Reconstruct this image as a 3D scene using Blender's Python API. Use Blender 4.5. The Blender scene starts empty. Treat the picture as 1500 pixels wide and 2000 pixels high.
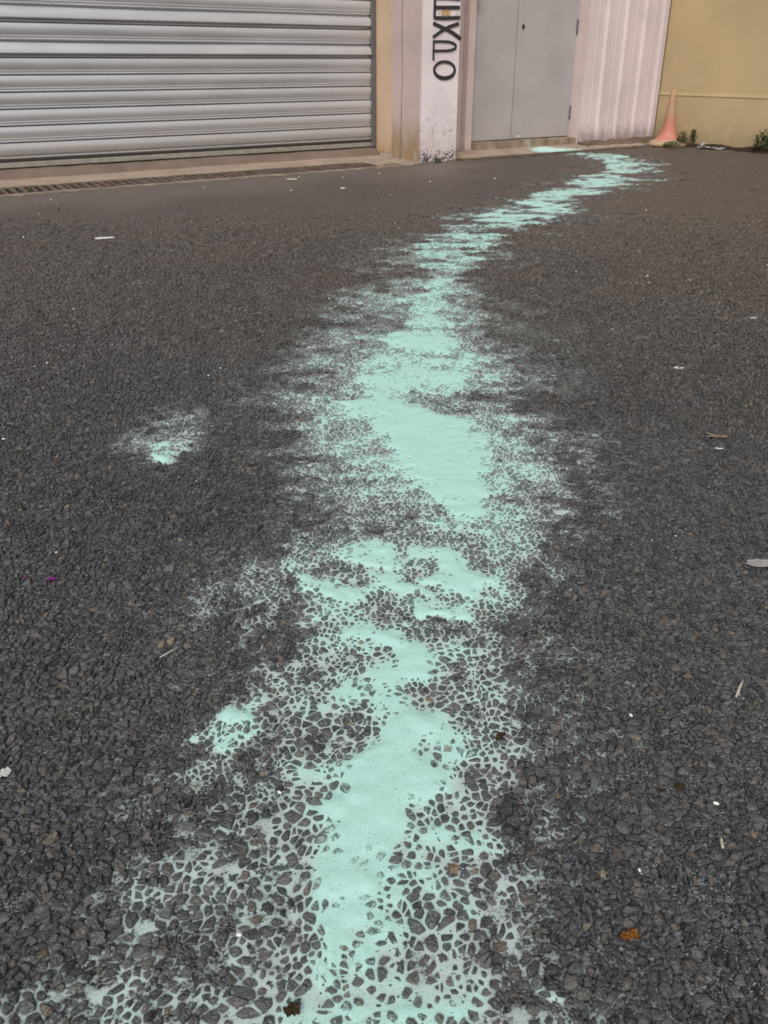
import bpy, bmesh, math, random
import numpy as np
from mathutils import Vector, Matrix, geometry

# ------------------------------------------------------------------ camera, light, exposure
S = bpy.context.scene
COL = S.collection
H = 0.70                                   # lens height above the asphalt
F_PX, CX, CY = 1700.0, 750.0, 1000.0       # focal length in photo pixels, picture centre
PITCH = math.atan(880.0 / 1700.0)          # downward tilt
CP, SP = math.cos(PITCH), math.sin(PITCH)

cam_d = bpy.data.cameras.new('camera')
cam = bpy.data.objects.new('camera', cam_d)
COL.objects.link(cam)
cam.location = (0, 0, H)
cam.rotation_euler = (math.pi / 2 - PITCH, 0, 0)
cam_d.sensor_fit = 'VERTICAL'
cam_d.sensor_height = 24
cam_d.sensor_width = 18
cam_d.lens = 24 * F_PX / 2000
cam_d.clip_start = 0.02
cam_d.clip_end = 500
cam_d.dof.use_dof = True
cam_d.dof.focus_distance = 1.35
cam_d.dof.aperture_fstop = 9.0
S.camera = cam

SUN_EL, SUN_AZ = math.radians(46), math.radians(190)     # soft overcast sun behind the camera
w = bpy.data.worlds.new('World'); S.world = w; w.use_nodes = True
wn = w.node_tree; wn.nodes.clear()
sky = wn.nodes.new('ShaderNodeTexSky'); sky.sky_type = 'NISHITA'; sky.sun_disc = False
sky.sun_elevation = SUN_EL; sky.sun_rotation = SUN_AZ
sky.air_density = 1.0; sky.dust_density = 3.0; sky.ozone_density = 1.0
hs = wn.nodes.new('ShaderNodeHueSaturation'); hs.inputs['Saturation'].default_value = 0.30
bg = wn.nodes.new('ShaderNodeBackground'); bg.inputs['Strength'].default_value = 0.10
wo = wn.nodes.new('ShaderNodeOutputWorld')
wn.links.new(sky.outputs[0], hs.inputs['Color']); wn.links.new(hs.outputs[0], bg.inputs[0])
wn.links.new(bg.outputs[0], wo.inputs[0])

sd = bpy.data.lights.new('sun', 'SUN'); sd.energy = 1.7; sd.angle = math.radians(22); sd.color = (1.0, 0.975, 0.945)
sun = bpy.data.objects.new('sun', sd); COL.objects.link(sun)
sdir = Vector((math.sin(SUN_AZ) * math.cos(SUN_EL), math.cos(SUN_AZ) * math.cos(SUN_EL), math.sin(SUN_EL)))
sun.rotation_euler = sdir.to_track_quat('Z', 'Y').to_euler()

S.view_settings.view_transform = 'Standard'; S.view_settings.look = 'None'
S.view_settings.gamma = 1.0; S.view_settings.exposure = 0.45
S.view_settings.use_curve_mapping = False
S.render.engine = 'CYCLES'
S.cycles.use_denoising = True
S.cycles.max_bounces = 6

# ------------------------------------------------------------------ helpers
rng = np.random.default_rng(7)
random.seed(7)

def ray(px, py):
    yv = (CY - py) / F_PX
    return (px - CX) / F_PX, CP + yv * SP, -SP + yv * CP
def ground(px, py, z=0.0):
    x, y, dz = ray(px, py)
    t = (z - H) / dz
    return x * t, y * t
UX, UY = math.cos(math.radians(35)), math.sin(math.radians(35))
OX, OY = 0.278, 7.254                       # front left foot of the white pier
def W(a, b, z):                             # along the facade, out from the facade, up
    return (OX + UX * a + UY * b, OY + UY * a - UX * b, z)
FACADE = Matrix.Translation((OX, OY, 0)) @ Matrix.Rotation(math.radians(35), 4, 'Z')   # local x = along, local -y = out

def lin(r, g, b):
    f = lambda c: (c / 255 / 12.92) if c <= 10 else ((c / 255 + 0.055) / 1.055) ** 2.4
    return (f(r), f(g), f(b), 1)

def vhash(ix, iy, seed):
    h = (ix.astype(np.int64) * 374761393 + iy.astype(np.int64) * 668265263 + seed * 974634777) & 0xFFFFFFFF
    h = ((h ^ (h >> 13)) * 1274126177) & 0xFFFFFFFF
    h = h ^ (h >> 16)
    return (h & 0xFFFF) / 65535.0
def vnoise(x, y, cell, seed=0):
    u, v = np.asarray(x) / cell, np.asarray(y) / cell
    iu, iv = np.floor(u), np.floor(v)
    fu, fv = u - iu, v - iv
    fu = fu * fu * (3 - 2 * fu); fv = fv * fv * (3 - 2 * fv)
    a = vhash(iu, iv, seed); b = vhash(iu + 1, iv, seed); c = vhash(iu, iv + 1, seed); d = vhash(iu + 1, iv + 1, seed)
    return (a * (1 - fu) + b * fu) * (1 - fv) + (c * (1 - fu) + d * fu) * fv
def sstep(e0, e1, x):
    t = np.clip((x - e0) / (e1 - e0), 0, 1)
    return t * t * (3 - 2 * t)

def link(o, parent=None):
    COL.objects.link(o)
    if parent is not None: o.parent = parent
    return o
def tag(o, label=None, cat=None, group=None, kind=None):
    if label: o['label'] = label
    if cat: o['category'] = cat
    if group: o['group'] = group
    if kind: o['kind'] = kind
    return o
def empty(name, loc=(0, 0, 0), mat=None):
    o = bpy.data.objects.new(name, None); COL.objects.link(o)
    o.empty_display_size = 0.1
    if mat is not None: o.matrix_world = mat
    else: o.location = loc
    return o
def mesh_np(name, verts, faces_list, material, parent=None, smooth=False, attrs=None):
    """verts (n,3); faces_list: list of (m,k) index arrays"""
    me = bpy.data.meshes.new(name)
    verts = np.asarray(verts, dtype=np.float32)
    me.vertices.add(len(verts)); me.vertices.foreach_set('co', verts.ravel())
    loops = np.concatenate([f.ravel() for f in faces_list]).astype(np.int32)
    sizes = np.concatenate([np.full(len(f), f.shape[1], np.int32) for f in faces_list])
    starts = np.concatenate([[0], np.cumsum(sizes)[:-1]]).astype(np.int32)
    me.loops.add(len(loops)); me.loops.foreach_set('vertex_index', loops)
    me.polygons.add(len(sizes)); me.polygons.foreach_set('loop_start', starts)
    me.update(calc_edges=True)
    me.polygons.foreach_set('use_smooth', np.full(len(sizes), smooth, dtype=bool))
    for k, v in (attrs or {}).items():
        at = me.attributes.new(k, 'FLOAT', 'POINT'); at.data.foreach_set('value', np.asarray(v, np.float32))
    me.materials.append(material)
    me.validate()
    o = bpy.data.objects.new(name, me)
    return link(o, parent)

class MB:
    """small mesh builder on a bmesh"""
    def __init__(s): s.bm = bmesh.new()
    def box(s, x0, x1, y0, y1, z0, z1, bevel=0.0):
        g = bmesh.ops.create_cube(s.bm, size=1)
        for v in g['verts']:
            v.co = Vector(((x0 + x1) / 2 + v.co.x * (x1 - x0), (y0 + y1) / 2 + v.co.y * (y1 - y0), (z0 + z1) / 2 + v.co.z * (z1 - z0)))
        if bevel:
            es = list({e for v in g['verts'] for e in v.link_edges})
            bmesh.ops.bevel(s.bm, geom=es, offset=bevel, segments=2, affect='EDGES', profile=0.5)
        return s
    def prism(s, pts, y0, y1, axis='y'):
        """extrude a closed polygon; pts are (x,z) for axis y, (y,z) for axis x, (x,y) for axis z"""
        def P(p, t):
            return {'y': (p[0], t, p[1]), 'x': (t, p[0], p[1]), 'z': (p[0], p[1], t)}[axis]
        a = [s.bm.verts.new(P(p, y0)) for p in pts]; b = [s.bm.verts.new(P(p, y1)) for p in pts]
        n = len(pts)
        for i in range(n):
            s.bm.faces.new((a[i], a[(i + 1) % n], b[(i + 1) % n], b[i]))
        s.bm.faces.new(a[::-1]); s.bm.faces.new(b)
        return s
    def strip(s, pts, t0, t1, axis='x', nseg=1):
        """open profile swept along an axis"""
        rows = []
        for k in range(nseg + 1):
            t = t0 + (t1 - t0) * k / nseg
            rows.append([s.bm.verts.new({'x': (t, p[0], p[1]), 'z': (p[0], p[1], t)}[axis]) for p in pts])
        for k in range(nseg):
            for i in range(len(pts) - 1):
                s.bm.faces.new((rows[k][i], rows[k + 1][i], rows[k + 1][i + 1], rows[k][i + 1]))
        return s
    def lathe(s, prof, seg=24, cx=0, cy=0):
        rings = []
        for r, z in prof:
            rings.append([s.bm.verts.new((cx + r * math.cos(2 * math.pi * k / seg), cy + r * math.sin(2 * math.pi * k / seg), z)) for k in range(seg)])
        for i in range(len(rings) - 1):
            for k in range(seg):
                s.bm.faces.new((rings[i][k], rings[i][(k + 1) % seg], rings[i + 1][(k + 1) % seg], rings[i + 1][k]))
        return s
    def poly(s, pts):
        s.bm.faces.new([s.bm.verts.new(p) for p in pts]); return s
    def build(s, name, material, parent=None, smooth=False, recalc=True):
        if recalc: bmesh.ops.recalc_face_normals(s.bm, faces=s.bm.faces)
        me = bpy.data.meshes.new(name); s.bm.to_mesh(me); s.bm.free()
        if smooth:
            me.polygons.foreach_set('use_smooth', [True] * len(me.polygons))
        me.materials.append(material)
        return link(bpy.data.objects.new(name, me), parent)

# ------------------------------------------------------------------ node helpers and materials
class NT:
    def __init__(s, name):
        s.m = bpy.data.materials.new(name); s.m.use_nodes = True
        s.t = s.m.node_tree; s.b = s.t.nodes['Principled BSDF']
        s._tc = None
    def n(s, typ, **kw):
        nd = s.t.nodes.new(typ)
        for k, v in kw.items(): setattr(nd, k, v)
        return nd
    def set(s, inp, v):
        if isinstance(v, bpy.types.NodeSocket): s.t.links.new(v, inp)
        else: inp.default_value = v
    def co(s, world=True):
        if s._tc is None:
            s._tc = s.n('ShaderNodeNewGeometry').outputs['Position'] if world else s.n('ShaderNodeTexCoord').outputs['Object']
        return s._tc
    def mapping(s, vec, scale=(1, 1, 1), loc=(0, 0, 0), rot=(0, 0, 0)):
        m = s.n('ShaderNodeMapping'); s.t.links.new(vec, m.inputs[0])
        m.inputs['Scale'].default_value = scale; m.inputs['Location'].default_value = loc; m.inputs['Rotation'].default_value = rot
        return m.outputs[0]
    def noise(s, vec, scale, detail=3, rough=0.55, dist=0.0):
        nd = s.n('ShaderNodeTexNoise'); s.t.links.new(vec, nd.inputs['Vector'])
        nd.inputs['Scale'].default_value = scale; nd.inputs['Detail'].default_value = detail
        nd.inputs['Roughness'].default_value = rough; nd.inputs['Distortion'].default_value = dist
        return nd.outputs[0]
    def voro(s, vec, scale, feature='F1', out='Distance'):
        nd = s.n('ShaderNodeTexVoronoi', feature=feature); s.t.links.new(vec, nd.inputs['Vector'])
        nd.inputs['Scale'].default_value = scale
        return nd.outputs[out]
    def math(s, op, a, b=0.0, c=None):
        nd = s.n('ShaderNodeMath', operation=op)
        s.set(nd.inputs[0], a); s.set(nd.inputs[1], b)
        if c is not None: s.set(nd.inputs[2], c)
        return nd.outputs[0]
    def rng(s, v, a, b, c=0.0, d=1.0, smooth=True):
        nd = s.n('ShaderNodeMapRange', interpolation_type='SMOOTHSTEP' if smooth else 'LINEAR')
        s.set(nd.inputs[0], v)
        for i, q in enumerate((a, b, c, d)): s.set(nd.inputs[i + 1], q)
        return nd.outputs[0]
    def mix(s, f, a, b, mode='MIX'):
        nd = s.n('ShaderNodeMix', data_type='RGBA', blend_type=mode)
        s.set(nd.inputs[0], f); s.set(nd.inputs[6], a); s.set(nd.inputs[7], b)
        return nd.outputs[2]
    def attr(s, name, typ='GEOMETRY'):
        return s.n('ShaderNodeAttribute', attribute_type=typ, attribute_name=name).outputs['Fac']
    def sep(s, vec):
        nd = s.n('ShaderNodeSeparateXYZ'); s.t.links.new(vec, nd.inputs[0]); return nd.outputs
    def bump(s, h, strength=0.4, dist=0.01, normal=None):
        nd = s.n('ShaderNodeBump'); nd.inputs['Strength'].default_value = strength; nd.inputs['Distance'].default_value = dist
        s.set(nd.inputs['Height'], h)
        if normal is not None: s.t.links.new(normal, nd.inputs['Normal'])
        return nd.outputs[0]
    def out(s, color=None, rough=0.6, spec=0.4, metal=0.0, normal=None):
        if color is not None: s.set(s.b.inputs['Base Color'], color)
        s.set(s.b.inputs['Roughness'], rough); s.set(s.b.inputs['Specular IOR Level'], spec); s.set(s.b.inputs['Metallic'], metal)
        if normal is not None: s.t.links.new(normal, s.b.inputs['Normal'])
        return s.m

MINT = (0.375, 0.595, 0.54, 1)
DUST = (0.39, 0.455, 0.44, 1)

def powder_colour(t, p, d):
    """pale grey where the powder is thin, mint where it is thick"""
    c = t.mix(t.rng(d, 0.34, 0.74), DUST, MINT)
    n = t.noise(p, 14, 4)
    return t.mix(t.math('MULTIPLY', t.rng(n, 0.4, 0.75), 0.35), c, (0.385, 0.585, 0.53, 1))

def m_asphalt():
    t = NT('asphalt'); p = t.co()
    d = t.attr('dust'); near = t.attr('stones')
    n_f = t.noise(p, 330, 3, 0.6); n_m = t.noise(p, 75, 3); n_l = t.noise(p, 1.3, 4); n_b = t.noise(p, 6, 4)
    # bare bitumen and worn aggregate
    cell = t.n('ShaderNodeTexVoronoi', feature='F1'); t.t.links.new(p, cell.inputs['Vector']); cell.inputs['Scale'].default_value = 95
    cellc = t.sep(cell.outputs['Color'])
    gap = t.rng(cell.outputs['Distance'], 0.45, 0.75)
    chip = t.mix(cellc[0], (0.042, 0.036, 0.032, 1), (0.135, 0.113, 0.100, 1))
    chip = t.mix(t.rng(cellc[1], 0.86, 0.9), chip, (0.15, 0.105, 0.07, 1))
    far = t.mix(t.math('MULTIPLY', gap, 0.8), chip, (0.014, 0.012, 0.011, 1))
    far = t.mix(t.rng(n_l, 0.42, 0.68), far, t.mix(0.6, far, (0.085, 0.068, 0.058, 1)))
    far = t.mix(t.math('MULTIPLY', t.rng(n_b, 0.55, 0.8), 0.5), far, (0.04, 0.034, 0.03, 1))
    # worn, finer band along the drain
    worn = t.attr('worn')
    wc = t.mix(n_f, (0.085, 0.068, 0.056, 1), (0.155, 0.128, 0.110, 1))
    far = t.mix(t.math('MULTIPLY', worn, t.rng(n_b, 0.2, 0.6, 0.45, 0.85)), far, wc)
    # grit between the near stones
    grit = t.mix(t.rng(n_f, 0.42, 0.62), (0.008, 0.008, 0.009, 1), (0.06, 0.06, 0.062, 1))
    grit = t.mix(t.rng(t.noise(p, 520, 2, .6), .56, .63), grit, (0.26, 0.265, 0.27, 1))
    base = t.mix(near, far, grit)
    sp = t.rng(t.voro(p, 60, 'F1'), 0.055, 0.04)
    spc = t.sep(t.voro(p, 60, 'F1', 'Color'))
    base = t.mix(t.math('MULTIPLY', sp, t.rng(spc[0], 0.93, 0.96)), base, (0.62, 0.60, 0.56, 1))
    far_e = t.math('MULTIPLY', t.math('SUBTRACT', t.noise(p, 26, 5, .7), .55), t.math('MULTIPLY', t.math('SUBTRACT', 1.0, near), 1.5))
    # powder lying in the gaps
    e = t.math('ADD', d, t.math('ADD', t.math('MULTIPLY', t.math('SUBTRACT', n_f, 0.5), 1.0), t.math('MULTIPLY', t.math('SUBTRACT', n_m, 0.5), 1.1)))
    fine = t.math('MULTIPLY', t.math('SUBTRACT', t.noise(p, 800, 2, .6), .5), 1.1)
    e = t.math('ADD', e, fine)
    e = t.math('MULTIPLY', e, t.rng(d, 0.0, 0.08))
    e = t.math('ADD', e, far_e)
    mask = t.math('MULTIPLY', t.rng(e, 0.10, 0.34), t.rng(d, 0.0, 0.46, 0.42, 1.0))
    col = t.mix(mask, base, powder_colour(t, p, d))
    hgt = t.math('ADD', t.math('MULTIPLY', t.math('SUBTRACT', 1.0, gap), t.math('SUBTRACT', 1.0, t.math('MULTIPLY', worn, 0.7))), t.math('MULTIPLY', n_f, 0.45))
    nrm = t.bump(hgt, 0.55, 0.004)
    rough = t.rng(mask, 0, 1, 0.56, 0.9)
    return t.out(col, rough, 0.4, normal=nrm)

def m_powder():
    t = NT('powder'); p = t.co(); d = t.attr('dust')
    n_f = t.noise(p, 330, 3, 0.6); n_m = t.noise(p, 75, 3)
    e = t.math('ADD', d, t.math('ADD', t.math('MULTIPLY', t.math('SUBTRACT', n_f, 0.5), 0.6), t.math('MULTIPLY', t.math('SUBTRACT', n_m, 0.5), 0.9)))
    ff = t.rng(t.sep(p)[1], 2.6, 4.6)
    e = t.math('SUBTRACT', e, t.math('MULTIPLY', ff, t.math('MULTIPLY', d, .38)))
    e = t.math('ADD', e, t.math('MULTIPLY', ff, t.math('MULTIPLY', t.math('SUBTRACT', t.noise(p, 30, 6, .75), .5), 2.2)))
    mask = t.math('MULTIPLY', t.rng(e, 0.10, 0.38), t.rng(d, 0.0, 0.46, 0.42, 1.0))
    mask = t.math('MULTIPLY', mask, t.rng(t.noise(p, 600, 2), .30, .42, .55, 1.0))
    base = t.mix(t.rng(n_f, 0.4, 0.6), (0.012, 0.012, 0.013, 1), (0.085, 0.08, 0.08, 1))
    col = t.mix(mask, base, powder_colour(t, p, d))
    h = t.math('ADD', t.math('MULTIPLY', n_m, 1.0), t.math('MULTIPLY', n_f, 0.25))
    return t.out(col, 0.92, 0.15, normal=t.bump(h, 0.35, 0.003))

def m_stone():
    t = NT('stone'); p = t.co()
    d = t.math('ADD', t.attr('dust'), t.attr('dust', 'OBJECT'))
    tone = t.math('ADD', t.attr('tone'), t.attr('tone', 'OBJECT'))
    r = t.n('ShaderNodeValToRGB'); t.t.links.new(tone, r.inputs[0])
    cr = r.color_ramp; cr.elements[0].position = 0.0; cr.elements[0].color = (0.012, 0.0135, 0.0165, 1)
    cr.elements[1].position = 0.6; cr.elements[1].color = (0.064, 0.066, 0.070, 1)
    for q, c in ((0.86, (0.085, 0.075, 0.066, 1)), (0.95, (0.105, 0.083, 0.058, 1)), (1.0, (0.17, 0.135, 0.09, 1))):
        e = cr.elements.new(q); e.color = c
    far_brown = t.math('MULTIPLY', t.rng(t.sep(p)[1], 1.0, 4.0), t.rng(t.noise(p, 2.2, 4), .25, .65, .35, .8))  # stones turn browner with distance, in uneven patches
    n_f = t.noise(p, 420, 3, 0.65); n_m = t.noise(p, 110, 3); n_s = t.noise(p, 900, 2)
    base = t.mix(t.rng(n_m, 0.3, 0.7, 0.0, 0.55), r.outputs[0], t.mix(1.0, r.outputs[0], (0.5, 0.5, 0.5, 1), 'MULTIPLY'))
    base = t.mix(t.math('MULTIPLY', t.rng(n_s, 0.58, 0.66), 0.55), base, (0.20, 0.20, 0.205, 1))
    base = t.mix(far_brown, base, (0.086, 0.066, 0.052, 1))
    e = t.math('ADD', t.math('MULTIPLY', d, 0.62), t.math('ADD', t.math('MULTIPLY', t.math('SUBTRACT', n_f, 0.5), 0.75), t.math('MULTIPLY', t.math('SUBTRACT', n_m, 0.5), 0.75)))
    mask = t.math('MULTIPLY', t.rng(e, 0.37, 0.66), 0.85)
    mist = t.rng(t.math('ADD', t.noise(p, 680, 2, .6), t.math('MULTIPLY', d, .30)), .59, .70)
    mask = t.math('MAXIMUM', mask, t.math('MULTIPLY', t.math('MULTIPLY', mist, t.rng(t.sep(p)[1], .65, 1.7, .16, .95)), t.rng(d, .0, .30, .0, .60)))
    col = t.mix(mask, base, powder_colour(t, p, t.math('MULTIPLY', d, 0.85)))
    h = t.math('ADD', n_m, t.math('MULTIPLY', n_f, 0.5))
    return t.out(col, t.rng(mask, 0, 1, 0.36, 0.9), 0.6, normal=t.bump(h, 0.9, 0.004))

def m_plaster(name, c, stain, stain_top=0.25, amount=0.8, top=None, flake=None, scale=1.0):
    """painted render: c base colour; stain creeps up from the foot with an uneven edge; flake = colour of paint chips"""
    t = NT(name); p = t.co(); z = t.sep(p)[2]
    n1 = t.noise(p, 3.0 * scale, 5); n2 = t.noise(p, 22, 5, 0.65); n3 = t.noise(t.mapping(p, (9, 9, 1.6)), 1.0, 5, 0.7)
    col = t.mix(t.rng(n1, 0.3, 0.7), c, tuple(q * 0.86 for q in c[:3]) + (1,))
    col = t.mix(t.rng(n2, 0.55, 0.8, 0, 0.3), col, tuple(q * 0.8 for q in c[:3]) + (1,))
    n4 = t.noise(p, 34, 5, 0.7)
    s = t.math('ADD', t.rng(z, 0.0, stain_top, 1.0, 0.0, False), t.math('MULTIPLY', t.math('SUBTRACT', n3, 0.5), 0.9))
    s = t.math('ADD', s, t.math('MULTIPLY', t.math('SUBTRACT', n4, 0.5), 0.9))
    s = t.math('MULTIPLY', t.rng(s, 0.30, 0.95), amount)
    col = t.mix(s, col, stain)
    pale = t.math('MULTIPLY', t.rng(t.noise(t.mapping(p, (24, 24, 9)), 1.0, 4, 0.6), 0.58, 0.68), t.math('MULTIPLY', s, 0.55))
    col = t.mix(pale, col, tuple(min(1, q * 1.08) for q in c[:3]) + (1,))
    if flake is not None:
        fz = t.rng(z, 0.0, 0.17, 1.0, 0.0)
        fl = t.math('ADD', t.noise(p, 55, 4, 0.65), t.math('MULTIPLY', fz, 0.20))
        fl = t.rng(fl, 0.665, 0.73)
        sm = t.math('MULTIPLY', t.rng(t.noise(p, 17, 4, .6), .54, .72), t.math('MULTIPLY', t.rng(z, .10, .22), t.rng(z, .42, .28)))
        col = t.mix(t.math('MULTIPLY', sm, .5), col, (.25, .22, .24, 1))
        col = t.mix(t.math('MULTIPLY', fl, t.rng(z, 0.36, 0.26)), col, flake)
    return t.out(col, 0.8, 0.25, normal=t.bump(t.math('ADD', n1, n2), 0.25, 0.004))

def m_plain(name, c, rough=0.6, spec=0.35, metal=0.0, var=0.12, scale=20, bump=0.1):
    t = NT(name); p = t.co()
    n = t.noise(p, scale, 4)
    col = t.mix(t.rng(n, 0.3, 0.7), c, tuple(q * (1 - var * 2) for q in c[:3]) + (1,))
    return t.out(col, rough, spec, metal, t.bump(n, bump, 0.003))

def m_shutter():
    t = NT('galvanised_slat'); p = t.co()
    o = t.n('ShaderNodeObjectInfo').outputs['Random']
    n1 = t.noise(t.mapping(p, (1.2, 1.2, 5)), 2.0, 5, 0.6); n2 = t.noise(p, 60, 4, 0.6)
    z = t.sep(p)[2]
    col = t.mix(n1, (0.50, 0.50, 0.51, 1), (0.66, 0.66, 0.685, 1))
    col = t.mix(t.math('MULTIPLY', t.rng(n2, 0.55, 0.72), 0.28), col, (0.34, 0.33, 0.32, 1))
    low_brown = t.math('MULTIPLY', t.rng(t.math('ADD', t.rng(z, 0.0, 0.75, 0.75, 0.0, False), t.math('MULTIPLY', t.math('SUBTRACT', n1, 0.5), 0.9)), 0.3, 0.8), 0.55)  # browner towards the foot of the shutter, with an uneven edge
    col = t.mix(low_brown, col, (0.36, 0.31, 0.27, 1))
    col = t.mix(t.math('MULTIPLY', o, 0.18), col, (0.33, 0.33, 0.33, 1))
    chip = t.rng(t.noise(t.mapping(p, (1, 1, 1)), 38, 2), 0.735, 0.75)
    col = t.mix(t.math('MULTIPLY', chip, t.rng(z, 0.9, 1.15)), col, (0.72, 0.71, 0.66, 1))
    rough = t.rng(n1, 0.3, 0.7, 0.33, 0.45)
    return t.out(col, rough, 0.5, 0.5, t.bump(t.math('ADD', n1, t.math('MULTIPLY', n2, 0.15)), 0.12, 0.01))

def m_concrete(name, c1, c2, with_dust=False):
    t = NT(name); p = t.co()
    n1 = t.noise(p, 4.5, 5, 0.65); n2 = t.noise(p, 60, 4, 0.65)
    col = t.mix(t.rng(n1, 0.3, 0.7), c1, c2)
    col = t.mix(t.rng(n2, 0.5, 0.75, 0, 0.5), col, tuple(q * 0.55 for q in c1[:3]) + (1,))
    if with_dust:
        d = t.attr('dust')
        e = t.math('ADD', d, t.math('MULTIPLY', t.math('SUBTRACT', t.noise(p, 25, 5, 0.7), 0.5), 1.1))
        col = t.mix(t.math('MULTIPLY', t.rng(e, 0.32, 0.75), 0.85), col, (0.46, 0.72, 0.66, 1))
    return t.out(col, 0.85, 0.25, normal=t.bump(t.math('ADD', n1, n2), 0.35, 0.006))

M = {}
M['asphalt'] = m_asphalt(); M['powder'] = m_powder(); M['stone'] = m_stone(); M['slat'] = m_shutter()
M['pier'] = m_plaster('white_pier_paint', (0.70, 0.61, 0.63, 1), (0.38, 0.30, 0.28, 1), 0.42, 0.45, flake=(0.05, 0.045, 0.045, 1))
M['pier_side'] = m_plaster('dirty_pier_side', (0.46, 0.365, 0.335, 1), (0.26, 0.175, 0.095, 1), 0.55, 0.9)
M['reveal'] = m_plaster('beige_reveal', (0.52, 0.375, 0.26, 1), (0.33, 0.19, 0.08, 1), 0.22, 0.7)
M['jamb'] = m_plaster('pink_jamb', (0.56, 0.45, 0.42, 1), (0.40, 0.31, 0.25, 1), 0.15, 0.6)
M['facade'] = m_plaster('facade_plaster', (0.52, 0.42, 0.38, 1), (0.33, 0.24, 0.18, 1), 0.2, 0.6)
M['cladding'] = m_plaster('cladding_paint', (0.60, 0.51, 0.50, 1), (0.17, 0.135, 0.125, 1), 0.30, 0.75)
M['yellow'] = m_plaster('yellow_wall_paint', (0.47, 0.355, 0.20, 1), (0.29, 0.21, 0.13, 1), 0.36, 0.6, scale=0.5)
M['band'] = m_plaster('band_paint', (0.56, 0.44, 0.25, 1), (0.4, 0.3, 0.18, 1), 0.1, 0.3)
M['door'] = m_plaster('grey_door_paint', (0.39, 0.36, 0.36, 1), (0.34, 0.29, 0.28, 1), 0.5, 0.5)
M['dark'] = m_plain('dark_metal_and_shade', (0.03, 0.028, 0.026, 1), 0.6)
M['letter'] = m_plain('letter_paint', (0.035, 0.035, 0.036, 1), 0.7, 0.2, var=0.1, scale=40)
M['rail'] = m_plain('guide_rail_metal', (0.16, 0.15, 0.14, 1), 0.5, 0.4, 0.4)
M['bottom_rail'] = m_plain('bottom_rail_metal', (0.36, 0.34, 0.29, 1), 0.5, 0.4, 0.4)
M['apron'] = m_concrete('apron_concrete', (0.34, 0.265, 0.205, 1), (0.25, 0.19, 0.145, 1), True)
M['sill'] = m_concrete('sill_concrete', (0.17, 0.125, 0.098, 1), (0.125, 0.092, 0.072, 1))
M['step'] = m_concrete('step_concrete', (0.30, 0.235, 0.18, 1), (0.16, 0.115, 0.075, 1), True)
M['kerb'] = m_concrete('kerb_concrete', (0.33, 0.26, 0.205, 1), (0.22, 0.17, 0.13, 1))
M['grate'] = m_plain('rusty_grate', (0.17, 0.125, 0.095, 1), 0.7, 0.3, 0.2, var=0.25, scale=9)
M['trim'] = m_plain('corner_trim_paint', (0.16, 0.115, 0.05, 1), 0.7)
M['crack'] = m_plain('crack_grime', (0.15, 0.11, 0.095, 1), 0.9, .1)
M['soil'] = m_plain('soil', (0.05, 0.034, 0.023, 1), 0.95, 0.1, var=0.3, scale=40, bump=0.6)
M['rubble'] = m_concrete('rubble_plinth', (0.20, 0.145, 0.105, 1), (0.10, 0.07, 0.05, 1))

# ------------------------------------------------------------------ where the powder lies (metres on the ground)
ROWS = [  # photo row, left edge, right edge, depth of powder
    (2120, 500, 1000, .36), (1985, 540, 860, .40), (1945, 560, 715, .48), (1890, 590, 740, .64), (1830, 608, 755, .88), (1780, 612, 772, 1.02),
    (1720, 632, 782, 1.02), (1660, 640, 792, 1.0), (1600, 618, 822, 1.02), (1550, 605, 852, 1.05), (1500, 610, 872, 1.05), (1478, 690, 880, 1.06),
    (1440, 706, 886, 1.05), (1400, 720, 890, 1.02), (1375, 705, 892, .88), (1350, 670, 890, .72), (1320, 700, 890, .80), (1295, 725, 870, .95),
    (1260, 680, 815, .98), (1235, 640, 740, .95), (1218, 615, 685, .9), (1200, 600, 680, .5), (1180, 600, 900, .46), (1120, 640, 930, .5), (1062, 700, 940, .5),
    (1040, 850, 945, .66), (1020, 850, 955, .85), (1000, 835, 985, .9), (960, 800, 1003, 1.0), (930, 775, 1003, 1.0), (900, 745, 998, 1.0),
    (870, 725, 985, 1.0), (840, 715, 962, .98), (820, 690, 940, 1.0), (802, 660, 860, 1.0), (786, 650, 800, 1.0), (775, 670, 760, .85), (765, 690, 935, .8),
    (748, 682, 935, .86), (735, 690, 940, .88), (722, 690, 930, .7), (708, 690, 935, .84), (696, 720, 905, .66), (680, 735, 905, .95), (660, 730, 900, .98),
    (646, 765, 885, .72), (632, 770, 895, .86), (618, 772, 880, .7), (604, 775, 890, .92), (590, 780, 888, .78), (572, 795, 888, .98), (556, 802, 895, .9), (545, 808, 898, .98),
    (525, 815, 925, .92), (505, 826, 952, .95), (490, 812, 950, .82), (475, 822, 962, .95), (460, 848, 985, .9), (440, 892, 1045, .95), (420, 945, 1095, .95),
    (400, 1010, 1112, .95), (380, 1055, 1160, .9), (362, 1105, 1208, .92), (345, 1145, 1236, .95), (333, 1172, 1246, .92), (324, 1188, 1256, .95),
    (316, 1186, 1252, .95), (309, 1170, 1235, .9), (303, 1130, 1215, .8), (299, 1080, 1180, .6), (296, 1060, 1150, .0), (285, 1050, 1100, .0)]
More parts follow.
